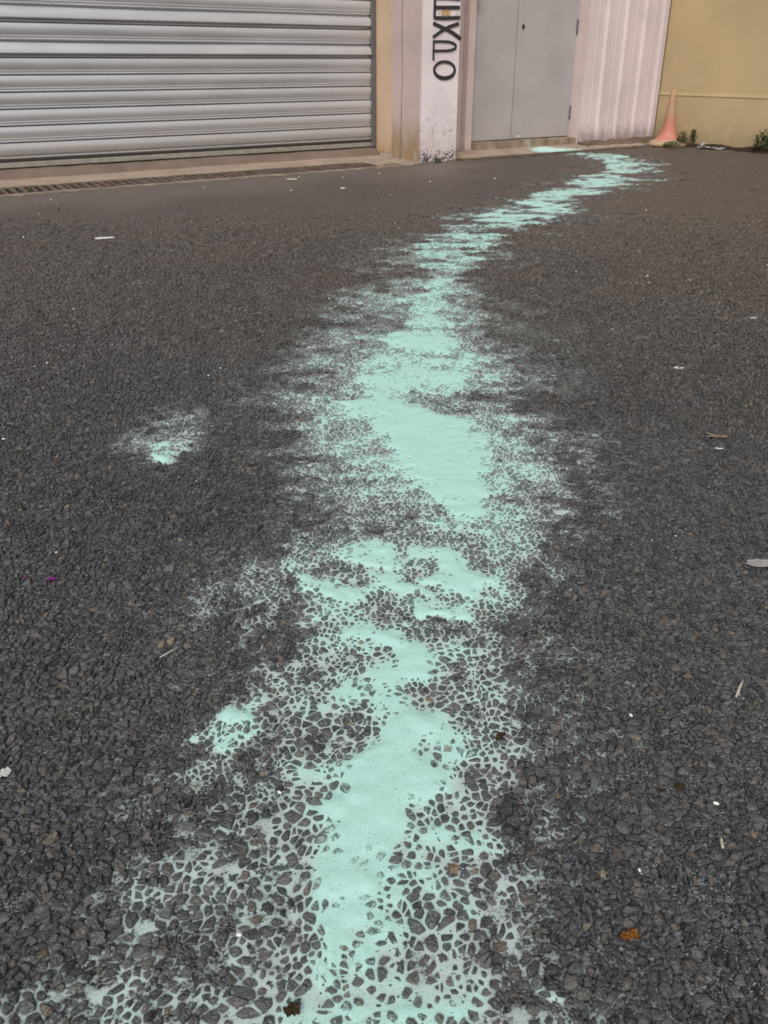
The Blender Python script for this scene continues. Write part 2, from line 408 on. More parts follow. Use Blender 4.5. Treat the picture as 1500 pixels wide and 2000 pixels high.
HALO = [  # photo row, outer left, outer right, strength
    (2150, -500, 1330, .46), (1980, -250, 1300, .44), (1850, -150, 1260, .44), (1700, -20, 1230, .45), (1600, 70, 1210, .45), (1500, 160, 1190, .45),
    (1400, 280, 1170, .48), (1300, 360, 1160, .48), (1200, 400, 1160, .50), (1100, 400, 1170, .54), (1000, 440, 1180, .54), (900, 450, 1180, .54),
    (800, 450, 1130, .54), (700, 480, 1080, .54), (600, 550, 1020, .52), (520, 630, 1020, .48), (450, 780, 1100, .36), (400, 960, 1150, .26), (340, 1120, 1270, .22), (300, 1050, 1240, .1), (285, 1050, 1240, 0)]
def table(T):
    g = []
    for py, xl, xr, a in T:
        Y = ground(750, py)[1]
        g.append((Y, ground(xl, py)[0], ground(xr, py)[0], a))
    g.sort(); return np.array(g).T
RW, HL = table(ROWS), table(HALO)
def strokes(lst):
    out = []
    for x0, y0, x1, y1, rx, amp in lst:       # capsules: two photo points, half width in photo pixels, depth
        p0, p1 = ground(x0, y0), ground(x1, y1)
        r = abs(ground(x0 + rx, y0)[0] - p0[0])
        out.append((p0, p1, r, amp))
    return out
BLOBS = strokes([
    (725, 1072, 765, 1092, 30, .92), (760, 1125, 800, 1150, 40, .92), (590, 1142, 665, 1150, 32, .88), (665, 1150, 740, 1150, 26, .74),
    (872, 1090, 895, 1140, 42, .97), (850, 1195, 905, 1195, 26, .95), (920, 1075, 930, 1140, 14, .8),
    (450, 1395, 478, 1402, 38, .96), (430, 1440, 500, 1440, 24, .56),
    (570, 1905, 680, 1935, 36, .58), (450, 1800, 600, 1870, 50, .46), (840, 1560, 930, 1660, 44, .48), (820, 1780, 900, 1960, 50, .48), (1085, 1965, 1120, 1985, 18, .52),
    (690, 935, 760, 925, 22, .72), (640, 1390, 720, 1350, 50, .60)])
FARB = strokes([
    (1230, 321, 1308, 321, 7, .8), (1240, 336, 1285, 335, 6, .62), (1240, 351, 1312, 352, 5, .66), (1215, 362, 1258, 361, 6, .6), (1060, 390, 1095, 388, 12, .8),
    (1120, 300, 1180, 302, 10, .62), (1040, 437, 1060, 437, 8, .7), (840, 493, 870, 490, 14, .7), (905, 440, 960, 437, 6, .6), (950, 487, 985, 487, 8, .62)])
SPOT_L = strokes([(312, 895, 328, 897, 22, 1.0), (300, 881, 348, 880, 20, .72), (295, 835, 340, 830, 22, .46)])

def capsule(X, Y, st):
    best = np.full(X.shape, -9.0); bamp = np.zeros(X.shape); dens = np.zeros(X.shape)
    for (x0, y0), (x1, y1), r, amp in st:
        dx, dy = x1 - x0, y1 - y0
        L = dx * dx + dy * dy + 1e-12
        t = np.clip(((X - x0) * dx + (Y - y0) * dy) / L, 0, 1)
        q = np.hypot(X - x0 - t * dx, Y - y0 - t * dy)
        dens = np.maximum(dens, amp * sstep(2.0, 0.35, q / r))
    return dens
def density(X, Y):
    X = np.asarray(X, float); Y = np.asarray(Y, float)
    near = sstep(3.2, 1.4, Y)
    # wobble the outlines in world space
    far_ = sstep(2.3, 4.2, Y)
    wx = X + (vnoise(X * .45, Y, .10, 8) - .5) * .20 * far_ + (vnoise(X * .6, Y, .045, 9) - .5) * .12 * far_ + (vnoise(X, Y, .07, 1) - .5) * .055 + (vnoise(X, Y, .025, 2) - .5) * .036
    wy = Y + (vnoise(X, Y, .07, 3) - .5) * .05 + (vnoise(X, Y, .025, 4) - .5) * .034
    Yc = np.clip(wy, RW[0, 0], RW[0, -1])
    xl, xr, a = (np.interp(Yc, RW[0], RW[k]) for k in (1, 2, 3))
    inside = np.minimum(wx - xl, xr - wx) - .013
    soft = .048 + .004 * (1 - near)
    core = a * sstep(-soft * 1.2, soft, inside)
    core = np.maximum(core, capsule(wx, wy, BLOBS)); core = np.maximum(core, capsule(wx, wy, FARB))
    hl, hr, hs_ = (np.interp(Yc, HL[0], HL[k]) for k in (1, 2, 3))
    dl = np.clip((wx - hl) / np.maximum(xl - hl, .03), 0, 1); dr = np.clip((hr - wx) / np.maximum(hr - xr, .03), 0, 1)
    dist = np.maximum(np.maximum(xl - wx, wx - xr), 0)
    halo = np.maximum(hs_ * np.minimum(dl, dr) ** 1.0, .34 * np.exp(-dist / (.11 + .07 * np.clip(Yc, .4, 2.2))) * sstep(0, .3, hs_))
    spot = np.maximum(capsule(wx, wy, SPOT_L), 0)
    c = ground(330, 848); rr = np.hypot((X - c[0]) / .15, (Y - c[1]) / .24)
    halo = np.maximum(halo, .36 * np.clip(1 - rr, 0, 1) ** .8)
    d = np.maximum(core, halo)
    d = np.maximum(d, spot)
    # patchiness where the layer is not deep
    n = (vnoise(X, Y, .045, 5) - .5) * .6 + (vnoise(X, Y, .016, 6) - .5) * .45 + (vnoise(X, Y, .16, 7) - .5) * .25
    d = d + n * np.where(d > .04, 1, 0) * np.clip(1.25 - d, .10, .62) * sstep(0, .3, d)
    gaps = sstep(.50, .72, vnoise(X * .35, Y, .085, 15)) * .5 + sstep(.52, .74, vnoise(X * .5, Y, .035, 16)) * .45
    d = np.where(Y > 2.0, d - gaps * sstep(2.2, 4.2, Y), d)
    d = np.where(Y > RW[0, -1] + .1, 0, d)
    return np.clip(d, 0, 1.15)
def level(d):                                # height of the powder surface above the bitumen
    return .0002 + .0010 * sstep(.02, .24, d) + .0048 * np.clip((d - .30) / .75, 0, 1.1) ** 1.85

# ------------------------------------------------------------------ asphalt sheet (one grid, fine in front of the lens, coarse elsewhere)
pys = [2230.0]
while pys[-1] > 288: pys.append(pys[-1] - (2.5 if pys[-1] > 520 else 1.4))
Yr = np.array([ground(750, q)[1] for q in pys])
nd_ = 521
sx = np.linspace(-1, 1, nd_)
outer = np.array([1.15, 1.5, 2.2, 4, 9])
def build_rows(Yr, step):
    s_in = sx[::step]
    Xr = []
    for y in Yr:
        hw = .16 + .50 * max(y, 0)
        core = s_in * hw
        o = hw + (np.array([.15, .5, 1.4, 4, 12, 40.]))
        Xr.append(np.concatenate([-o[::-1], core, o]))
    return np.array(Xr)
Y_base = np.concatenate([[-40, -12, -4, -1.2, -.3, .05, .22], Yr[::2], [Yr[-1] + .6, Yr[-1] + 2.5, Yr[-1] + 10, 60]])
XB = build_rows(Y_base, 2); YB = np.repeat(Y_base[:, None], XB.shape[1], 1)
def facade_b(X, Y): return (X - OX) * UY - (Y - OY) * UX
def facade_a(X, Y): return (X - OX) * UX + (Y - OY) * UY
def grid_faces(nr, nc):
    i = np.arange(nr - 1)[:, None] * nc + np.arange(nc - 1)[None, :]
    return np.stack([i, i + 1, i + 1 + nc, i + nc], -1).reshape(-1, 4)
DB = density(XB, YB)
bB, aB = facade_b(XB, YB), facade_a(XB, YB)
drain_front = np.where(aB < -.12, .093, np.where(aB < .42, -.03, .03))
ZB = np.where(bB < drain_front, -.16, 0.0)
ZB = ZB + np.where(np.abs(XB) < 8, (vnoise(XB, YB, .6, 11) - .5) * .006, 0)
stones_near = sstep(4.5, 2.8, YB) * (np.abs(XB) < .24 + .55 * np.maximum(YB, .1)) * (YB > .2)
worn = sstep(.95, .25, bB + (vnoise(XB, YB, .35, 12) - .5) * .8) * sstep(.9, .1, aB)
asphalt = mesh_np('asphalt_ground', np.stack([XB, YB, ZB], -1).reshape(-1, 3), [grid_faces(*XB.shape)], M['asphalt'], smooth=True,
                  attrs={'dust': DB.ravel(), 'stones': stones_near.ravel(), 'worn': worn.ravel()})
tag(asphalt, kind='structure')

# ------------------------------------------------------------------ powder sheets, filling the gaps between the stones
XP = build_rows(Yr, 1)[:, 6:-6]; YP = np.repeat(Yr[:, None], XP.shape[1], 1)
DP = density(XP, YP)
nearP = sstep(3.9, 2.9, YP)
ZP = (vnoise(XP, YP, .6, 11) - .5) * .006 + .0003 + level(DP) * (.35 + .65 * nearP) + (vnoise(XP, YP, .02, 21) - .5) * .0008 * sstep(.6, 1, DP)
bP, aP = facade_b(XP, YP), facade_a(XP, YP)
FP = grid_faces(*XP.shape)
dflat = DP.ravel()
keep = (dflat[FP].min(1) > .06) & (bP.ravel()[FP].min(1) > .12)
FP = FP[keep]
fx = XP.ravel()[FP].mean(1); fy = YP.ravel()[FP].mean(1)
cL = ground(325, 862)
isL = np.hypot((fx - cL[0]) / .22, (fy - cL[1]) / .32) < 1
pB = ground(462, 1410); isB = np.hypot((fx - pB[0]) / .055, (fy - pB[1]) / .085) < 1
def powder_part(name, sel, label, cat):
    F = FP[sel]
    used, inv = np.unique(F, return_inverse=True)
    v = np.stack([XP.ravel()[used], YP.ravel()[used], ZP.ravel()[used]], -1)
    o = mesh_np(name, v, [inv.reshape(-1, 4)], M['powder'], smooth=True, attrs={'dust': dflat[used]})
    return tag(o, label, cat)
powder_part('powder_trail', ~isL & ~isB, 'long winding trail of pale mint green powder from the foreground to the grey door', 'powder trail')
powder_part('powder_splash', isL, 'small isolated mint powder splash far left of the trail', 'powder splash')
powder_part('powder_splash', isB, 'rounded mint powder splash just left of the trail in the near gravel', 'powder splash')

# ------------------------------------------------------------------ aggregate stones
CELL = .0016
YMIN, YMAX, XH = .30, 5.2, 3.2
occ = np.zeros((int((YMAX - YMIN) / CELL) + 40, int(2 * XH / CELL) + 40), bool)
ring = [(math.cos(k * math.pi / 4), math.sin(k * math.pi / 4)) for k in range(8)]
stones = []
def fan(x, y, m=0.0): return np.abs(x) < .23 + .55 * y + m
def throw(n, rlo, rhi, ylo, yhi, batches, shrink=.8, fade=None):
    for _ in range(batches):
        # even density over the fan
        y = np.sqrt(rng.uniform(ylo * ylo, yhi * yhi, n)); x = rng.uniform(-1, 1, n) * (.23 + .55 * yhi)
        y = rng.uniform(ylo, yhi, n)
        k = fan(x, y)
        if fade: k &= rng.uniform(0, 1, n) < sstep(fade[1], fade[0], y)
        x, y = x[k], y[k]
        szl = np.interp(y, [.4, .8, 1.4, 2.2, 5], [1.0, .88, .66, .60, .72])
        r = rng.uniform(rlo, rhi, len(x)) ** 1.0 * szl
        ok = np.ones(len(x), bool)
        for cx, cy in [(0, 0)] + ring:
            ix = ((x + cx * r * shrink + XH) / CELL).astype(int) + 15; iy = ((y + cy * r * shrink - YMIN) / CELL).astype(int) + 15
            ok &= ~occ[np.clip(iy, 0, occ.shape[0] - 1), np.clip(ix, 0, occ.shape[1] - 1)]
        x, y, r = x[ok], y[ok], r[ok]
        if not len(x): continue
        # conflicts inside the batch: keep the first in each small bucket
        key = (x // .02).astype(int) * 100003 + (y // .02).astype(int)
        _, first = np.unique(key, return_index=True)
        x, y, r = x[first], y[first], r[first]
        m = int(rhi * 1.1 / CELL) + 1
        for oy in range(-m, m + 1):
            for ox in range(-m, m + 1):
                s = (ox * ox + oy * oy) * CELL * CELL <= (r * .82) ** 2
                if s.any():
                    ix = ((x[s] + XH) / CELL).astype(int) + 15 + ox; iy = ((y[s] - YMIN) / CELL).astype(int) + 15 + oy
                    occ[np.clip(iy, 0, occ.shape[0] - 1), np.clip(ix, 0, occ.shape[1] - 1)] = True
        stones.append(np.stack([x, y, r], -1))
throw(450, .0112, .0150, YMIN, 2.0, 4)
throw(4000, .0082, .0115, YMIN, YMAX, 4)
throw(9000, .0056, .0085, YMIN, YMAX, 7)
throw(16000, .0038, .0060, YMIN, YMAX, 13, fade=(2.4, 5.2))
throw(18000, .0024, .0038, YMIN, 2.8, 15, fade=(.8, 2.8))
ST = np.concatenate(stones)
ST = ST[ST[:, 1] < YMAX]
# packed stones: the cells between neighbouring seeds, drawn in from each other by a narrow joint
dt = geometry.delaunay_2d_cdt([Vector(q) for q in ST[:, :2].tolist()], [], [], 0, 1e-7)
SP_ = np.array([v[:] for v in dt[0]]); T = np.array([f for f in dt[2] if len(f) == 3])
A_, B_, C_ = SP_[T[:, 0]], SP_[T[:, 1]], SP_[T[:, 2]]
b_, c_ = B_ - A_, C_ - A_
den = 2 * (b_[:, 0] * c_[:, 1] - b_[:, 1] * c_[:, 0]); den = np.where(np.abs(den) < 1e-14, 1e-14, den)
b2, c2 = (b_ ** 2).sum(1), (c_ ** 2).sum(1)
CC = A_ + np.stack([c_[:, 1] * b2 - b_[:, 1] * c2, b_[:, 0] * c2 - c_[:, 0] * b2], -1) / den[:, None]
vi = T.ravel(); cc = np.repeat(CC, 3, 0)
dv = cc - SP_[vi]; ln = np.hypot(dv[:, 0], dv[:, 1])
szmax = np.interp(SP_[vi, 1], [.4, .8, 1.4, 2.2, 5], [.020, .019, .016, .015, .016])
cc = SP_[vi] + dv * np.minimum(1, szmax / np.maximum(ln, 1e-9))[:, None]
ang_c = np.arctan2(dv[:, 1], dv[:, 0])
def stretch(p):                              # uneven packing: cells get longer one way or the other
    x, y = p[:, 0], p[:, 1]
    return np.stack([x + (vnoise(x, y, .034, 61) - .5) * .017 + (vnoise(x, y, .011, 62) - .5) * .003, y + (vnoise(x, y, .034, 63) - .5) * .012 + (vnoise(x, y, .011, 64) - .5) * .003], -1)
cc = stretch(cc)
o_ = np.lexsort((ang_c, vi)); vi, cc = vi[o_], cc[o_]
uniq, start, count = np.unique(vi, return_index=True, return_counts=True)
Q = {}                                       # corner count -> (polygons, seed ids)
for k in range(4, 10):
    m = np.nonzero(count == k)[0]
    if len(m): Q[k] = cc[start[m][:, None] + np.arange(k)[None, :]]
polys = [(k, P) for k, P in Q.items()]
cells = []
for k, P in polys:
    cen = P.mean(1)
    X2, Y2 = P[..., 0], P[..., 1]
    area = .5 * np.abs((X2 * np.roll(Y2, -1, 1) - np.roll(X2, -1, 1) * Y2).sum(1))
    Rr = np.sqrt(area / math.pi)
    n = len(P)
    joint = (.0004 + .085 * Rr) * rng.uniform(.4, 2.1, n)
    grow = np.clip(1 - joint / np.maximum(Rr, .0008), .45, .97) * np.where(rng.uniform(0, 1, n) < .20, rng.uniform(.6, .95, n), 1)
    P = cen[:, None] + (P - cen[:, None]) * grow[:, None, None] * rng.uniform(.88, 1.06, P.shape[:2])[..., None]
    h = rng.uniform(.0022, .0066, n) * np.clip(Rr / .0075, .3, 1.7) ** .55
    sXc, sYc = cen.T
    worn_r = sstep(.15, .42, sXc - .10 * sYc) * sstep(2.2, 1.2, sYc)
    h = h * (1 - .35 * worn_r)
    tl_ = rng.normal(0, .17, (n, 2)) * (1 - .4 * worn_r)[:, None]
    d_ = density(sXc, sYc)
    tn = np.clip(rng.beta(1.3, 1.7, n), 0, .84); tn = np.where(rng.uniform(0, 1, n) > .972, rng.uniform(.87, 1, n), tn)
    lv = np.where(d_ > .1, level(d_), 0) + .0008
    keep_ = (h + np.abs(tl_).sum(1) * Rr * .6 > lv) & (facade_b(sXc, sYc) > .3) & (Rr > .0012) & fan(sXc, sYc, .03)
    keep_ &= rng.uniform(0, 1, n) < sstep(4.9, 3.2, sYc)
    keep_ &= rng.uniform(0, 1, n) > .03
    cells.append(dict(k=k, P=P[keep_], cen=cen[keep_], R=Rr[keep_], h=h[keep_], tl=tl_[keep_], d=d_[keep_], tn=tn[keep_]))
nf = 11000                                   # splinters lying in the joints
fy_ = rng.uniform(.38, 1.35, nf); fx_ = rng.uniform(-1, 1, nf) * (.23 + .55 * fy_)
fr_ = rng.uniform(.0009, .0026, nf); fa = np.sort(rng.uniform(0, 2 * math.pi, (nf, 5)), 1)
fP = np.stack([fx_[:, None] + fr_[:, None] * np.cos(fa), fy_[:, None] + fr_[:, None] * np.sin(fa) * rng.uniform(.5, 1, nf)[:, None]], -1)
fd_ = density(fx_, fy_)
cells.append(dict(k=5, P=fP, cen=np.stack([fx_, fy_], -1), R=fr_, h=rng.uniform(.0006, .0026, nf) + .5 * level(fd_) * (fd_ < .75) * (fd_ > .2), tl=rng.normal(0, .25, (nf, 2)), d=fd_, tn=np.clip(rng.beta(2, 2, nf), 0, .84)))
def ground_z(x, y): return (vnoise(x, y, .6, 11) - .5) * .006
def stone_geo(c, i, near, tiny=False):
    """vertices (n, v, 3) and faces (f, 3) for the cells i"""
    P = c['P'][i]; cen = c['cen'][i]; n = len(P)
    if near:                                 # worn corners
        nx = np.roll(P, -1, 1)
        P = np.stack([.83 * P + .17 * nx, .17 * P + .83 * nx], 2).reshape(n, -1, 2)
    k = P.shape[1]
    gz = ground_z(cen[:, 0], cen[:, 1])
    h, tl_, Rr = c['h'][i], c['tl'][i], c['R'][i]
    def ring(scale, zf, jit, tilted):
        sc = scale * (1 + rng.normal(0, jit, (n, k)))
        off = (P - cen[:, None]) * sc[..., None]
        z = h[:, None] * zf * (1 + rng.normal(0, jit, (n, k)))
        if tilted: z = z + (off * tl_[:, None]).sum(-1) * tilted
        return np.concatenate([cen[:, None] + off, (z + gz[:, None])[..., None]], -1)
    rings = [np.concatenate([P, np.broadcast_to((gz - .002)[:, None, None], (n, k, 1))], -1)]
    if near: rings += [ring(.985, .42, .035, .4), ring(.80, .86, .06, 1.0), ring(.42, .98, .09, 1.0)]
    elif tiny: rings += [ring(.82, .95, .06, 1.0)]
    else: rings += [ring(.96, .40, .03, .3), ring(.66, .96, .08, 1.0)]
    top = np.concatenate([cen, (h * rng.uniform(.95, 1.08, n) + gz)[:, None]], -1)[:, None]
    V_ = np.concatenate(rings + [top], 1)
    f = []
    for r_ in range(len(rings) - 1):
        for q in range(k):
            a, b = r_ * k + q, r_ * k + (q + 1) % k
            f += [(a, b, b + k), (a, b + k, a + k)]
    r0 = (len(rings) - 1) * k
    f += [(r0 + q, r0 + (q + 1) % k, len(rings) * k) for q in range(k)]
    return V_, np.array(f)
# the 300 that show largest are stones of their own, the rest are one part
rank = []
for ci, c in enumerate(cells):
    x, y = c['cen'].T
    ins = (np.abs(x / np.maximum(y * CP + H * SP, .01)) < .435) & (y > .46)
    sc = np.where(ins, c['R'] / (y + .3) * (1 - .5 * sstep(.5, 1, c['d'])), 0)
    rank += [(s_, ci, i) for i, s_ in enumerate(sc)]
rank.sort(reverse=True)
single = {}
for s_, ci, i in rank[:300]: single.setdefault(ci, []).append(i)
allv, allf, ad, at_ = [], [], [], []
off = 0
for ci, c in enumerate(cells):
    mask_s = np.zeros(len(c['R']), bool); mask_s[single.get(ci, [])] = True
    for i in single.get(ci, []):
        V_, f = stone_geo(c, np.array([i]), True)
        org = np.array([c['cen'][i][0], c['cen'][i][1], 0])
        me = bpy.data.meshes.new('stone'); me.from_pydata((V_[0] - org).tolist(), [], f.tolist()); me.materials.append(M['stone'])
        o = bpy.data.objects.new('stone', me); o.location = org; o['dust'] = float(c['d'][i]); o['tone'] = float(c['tn'][i])
        COL.objects.link(o); o.parent = asphalt
    size = c['R'] / (c['cen'][:, 1] + .25) * rng.uniform(.72, 1.4, len(c['R']))
    for L in range(3):
        near = L == 0
        i = np.nonzero(~mask_s & (np.where(size > .0062, 0, np.where(size > .0034, 1, 2)) == L))[0]
        if not len(i): continue
        V_, f = stone_geo(c, i, near, L == 2)
        nv = V_.shape[1]
        allv.append(V_.reshape(-1, 3)); allf.append((f[None] + (np.arange(len(i)) * nv)[:, None, None]).reshape(-1, 3) + off)
        ad.append(np.repeat(c['d'][i], nv)); at_.append(np.repeat(c['tn'][i], nv)); off += nv * len(i)
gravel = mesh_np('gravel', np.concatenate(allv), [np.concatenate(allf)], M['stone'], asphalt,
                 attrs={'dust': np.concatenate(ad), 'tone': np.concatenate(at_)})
tag(gravel, kind='stuff')
print('STONES', len(ST), 'shown', sum(len(c['R']) for c in cells), 'tris', sum(len(f) for f in allf), 'powder quads', len(FP), 'base quads', XB.size)

# ------------------------------------------------------------------ facade
building = empty('workshop_building', mat=FACADE)
tag(building, 'pinkish workshop building with metal roller shutter, lettered white pier and grey double door', 'building')
TOP = 4.6
# local frame: x along the facade, y = minus the distance out from the facade
# pier
pier = MB().box(0, .365, .006, .3, -.2, TOP, .006).build('pier', M['pier'], building)
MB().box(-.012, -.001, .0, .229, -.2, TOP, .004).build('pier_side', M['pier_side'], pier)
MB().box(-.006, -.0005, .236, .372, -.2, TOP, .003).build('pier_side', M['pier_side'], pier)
MB().box(0, .365, .301, .70, -.2, TOP).build('wall', M['facade'], building)
MB().box(-.003, .0, .372, .64, .045, TOP).build('reveal', M['reveal'], building)
mb = MB()
crk = [(.2325 + .006 * math.sin(k * 2.1) * (k % 3 - 1) - .012 * max(0, 1 - abs(k - 12) / 4), -.05 + 1.35 * k / 24) for k in range(25)]
for (y0, z0), (y1, z1) in zip(crk[:-1], crk[1:]):
    mb.poly([(-.0128, y0 - .002, z0), (-.0128, y0 + .003, z0), (-.0128, y1 + .003, z1), (-.0128, y1 - .002, z1)])
mb.build('crack', M['crack'], pier)
# painted letters, each a thin film of paint on the pier front
def stroke_poly(pts, wd):
    P = [Vector((p[0], p[1])) for p in pts]; L, R = [], []
    for i, p in enumerate(P):
        t = (P[min(i + 1, len(P) - 1)] - P[max(i - 1, 0)]).normalized(); nn = Vector((-t.y, t.x))
        w_ = wd[i] if isinstance(wd, (list, tuple)) else wd
        L.append(p + nn * w_ / 2); R.append(p - nn * w_ / 2)
    return L, R
def letter(strokes_):
    mb = MB()
    k = 0
    for pts, wd in strokes_:
        wd = [q * 1.8 for q in wd] if isinstance(wd, list) else wd * 1.8
        L, R = stroke_poly(pts, wd)
        yf, yb = -.0012 - k * .0003, .007

        k += 1
        n = len(L)
        f = [(mb.bm.verts.new((L[i].x, yf, L[i].y)), mb.bm.verts.new((R[i].x, yf, R[i].y)), mb.bm.verts.new((L[i].x, yb, L[i].y)), mb.bm.verts.new((R[i].x, yb, R[i].y))) for i in range(n)]
        for i in range(n - 1):
            a, b = f[i], f[i + 1]
            mb.bm.faces.new((a[0], a[1], b[1], b[0])); mb.bm.faces.new((a[0], b[0], b[2], a[2])); mb.bm.faces.new((a[1], a[3], b[3], b[1]))
        mb.bm.faces.new((f[0][0], f[0][2], f[0][3], f[0][1])); mb.bm.faces.new((f[-1][0], f[-1][1], f[-1][3], f[-1][2]))
    return mb.build('painted_letter', M['letter'], pier)
def on_pier(px, py):                       # photo point -> (x, z) on the pier front plane
    x, y, dz = ray(px, py)
    # facade_b(t) = 0
    t = (UX * OY - UY * OX) / (UX * y - UY * x)
    X, Y = x * t, y * t
    return (X - OX) * UX + (Y - OY) * UY, H + dz * t
def cp(u, v): return on_pier(720 + u / 1333 * 220, v / 2000 * 330)
LW = .0125
letter([([cp(790, -45), cp(786, 60), cp(782, 215)], .0105), ([cp(786, -30), cp(930, -25), cp(1086, -15)], LW), ([cp(786, 88), cp(930, 87), cp(1080, 88)], LW), ([cp(778, 208), cp(900, 214), cp(1082, 206)], LW)])
letter([([cp(768, 275), cp(900, 335), cp(1000, 390), cp(1095, 462)], [.013, .0125, .014, .0145]), ([cp(762, 440), cp(860, 370), cp(960, 315), cp(1070, 278)], [.0095, .0115, .0125, .014])])
letter([([cp(774, 478), cp(771, 590), cp(769, 712)], .008),
        ([cp(766, 490), cp(860, 488), cp(950, 493), cp(1010, 512), cp(1036, 540), cp(1030, 568), cp(990, 590), cp(920, 600), cp(850, 600), cp(778, 602)], [.0085, .0085, .009, .0095, .010, .010, .0095, .009, .009, .009])])
ov = [(900 + 122 * math.cos(a), 827 - 98 * math.sin(a)) for a in [math.radians(90 + 360 * k / 24) for k in range(25)]]
letter([([cp(u, v) for u, v in ov], [.0095 + .0045 * max(0, math.sin(math.radians(90 + 360 * k / 24)) * -1) + .001 for k in range(25)])])
# old sign plate remains: rusty patch with two bolt holes
def patch(name, u0, v0, u1, v1, mat_, th=.003):
    (a0, z1), (a1, z0) = cp(u0, v0), cp(u1, v1)
    return MB().box(a0, a1, -th, .006, z0, z1, .0008).build(name, mat_, pier)
M['rust'] = m_plain('rust_patch', (0.62, 0.38, 0.2, 1), 0.8, 0.2, var=0.25, scale=60)
patch('rust_patch', 868, 112, 968, 186, M['rust'], -.003)
for (u, v) in ((842, 156), (1046, 162), (756, 1562), (915, 1550), (962, 1546)):
    a_, z_ = cp(u, v)
    mb = MB(); bmesh.ops.create_cone(mb.bm, cap_ends=True, segments=10, radius1=.0032 if v < 1000 else .0042, radius2=.0026, depth=.008,
                                     matrix=Matrix.Translation((a_, .003, z_)) @ Matrix.Rotation(math.pi / 2, 4, 'X'))
    mb.build('bolt_hole', M['dark'], pier)

# roller shutter, every slat a piece
shutter = empty('roller_shutter'); shutter.parent = building
X0, X1 = -4.4, -.045
SH_Y, PITCHS, ZB0 = .605, .0982, .128
def slat_profile(h, tilt_):
    pts = [(.014, 0.0), (.014, .006), (.002, .0085), (-.0005, .0125), (.003, .0165), (.014, .019), (.014, .024), (.004, .027)]
    n = 9
    for k in range(n + 1):
        u = k / n
        pts.append((.004 - .0095 * math.sin(math.pi * (u * .92 + .04)) - tilt_ * (u - .5), .027 + (h - .027) * u))
    return pts
zz = ZB0
tl = [0.000, .006, .004, .010, .010, .014, -.036, .012, -.030, .003, .006, .003]
k = 0
while zz < 3.1:
    t_ = tl[k] if k < len(tl) else random.uniform(-.001, .003)
    mb = MB().strip([(SH_Y + y, zz + z) for y, z in slat_profile(PITCHS, t_)], X0, X1, 'x', 26)
    for v in mb.bm.verts:
        v.co.y += .0022 * math.sin(v.co.x * 2.3 + k * 1.7) * math.sin(v.co.x * .9 + k)
        v.co.z += 0.0012 * math.sin(v.co.x * 1.1)
    mb.build('slat', M['slat'], shutter, smooth=True, recalc=False)
    zz += PITCHS; k += 1
MB().box(X0, X1, SH_Y - .012, SH_Y + .02, .082, .113, .003).build('bottom_rail', M['bottom_rail'], shutter)
MB().box(X0, X1, SH_Y + .004, SH_Y + .024, .114, .1265).build('seal_strip', M['dark'], shutter)
MB().box(-.043, -.0035, SH_Y - .022, SH_Y + .04, .075, 3.1, .003).build('guide_rail', M['rail'], shutter)
MB().box(X0 - .6, 0, SH_Y + .041, SH_Y + .12, -.2, TOP).build('wall', M['facade'], building)
MB().box(X0 - .6, -.001, SH_Y - .2, SH_Y + .04, 3.11, TOP).build('lintel', M['facade'], building)
MB().box(X0 - 6, X0, 0, SH_Y + .04, -.2, 3.1).build('pier', M['facade'], building)

# door recess
DY = .39                                   # depth of the door leaves
door = empty('double_door'); door.parent = building
MB().box(.366, .728, .40, .70, -.2, TOP, .004).build('wall', M['jamb'], building)
MB().box(.729, .80, .335, .45, .02, 2.3, .006).build('door_jamb', M['jamb'], building)
MB().box(.725, .806, .30, .334, 1.175, 1.215, .004).build('bracket', M['dark'], building)
MB().box(.804, 1.292, DY, DY + .035, .092, 2.3, .003).build('door_leaf', M['door'], door)
lf = MB().box(1.30, 1.985, DY - .006, DY + .03, .092, 2.3, .003).build('door_leaf', M['door'], door)
MB().box(1.302, 1.335, DY - .011, DY - .0065, .10, 2.29, .002).build('cover_strip', M['door'], lf)
MB().box(1.955, 1.972, DY - .010, DY - .0065, .13, 2.29, .002).build('cover_strip', M['door'], lf)
MB().box(.815, .825, DY - .004, DY - .0005, .13, 2.29, .0015).build('cover_strip', M['door'], door)
MB().box(.804, 1.998, DY + .036, DY + .06, .088, 2.32).build('door_gap', M['dark'], door)
MB().box(1.987, 1.999, DY - .004, DY + .035, .09, 2.32, .002).build('door_frame', M['door'], door)
def hinge(z):
    mb = MB(); bmesh.ops.create_cone(mb.bm, cap_ends=True, segments=10, radius1=.008, radius2=.008, depth=.09, matrix=Matrix.Translation((1.990, DY - .012, z)))
    mb.box(1.984, 1.996, DY - .02, DY - .004, z - .062, z - .046, .002)
    mb.build('hinge', M['rail'], door)
hinge(.30); hinge(.98); hinge(1.7)
kh = MB(); bmesh.ops.create_cone(kh.bm, cap_ends=True, segments=12, radius1=.011, radius2=.009, depth=.014, matrix=Matrix.Translation((1.352, DY - .012, .96)) @ Matrix.Rotation(math.pi / 2, 4, 'X') @ Matrix.Diagonal((1, 1.7, 1, 1)))
kh.build('lock', M['dark'], lf)
M['paper'] = m_plain('white_paper', (0.7, 0.69, 0.66, 1), 0.8, 0.2, var=0.05)
MB().box(1.36, 1.405, DY - .012, DY - .0065, .108, .117).build('paper_scrap', M['paper'], lf)
MB().box(.729, 2.0, .4505, .70, -.2, TOP).build('wall', M['facade'], building)
MB().box(.729, 1.999, .30, .449, 2.33, TOP).build('lintel', M['facade'], building)
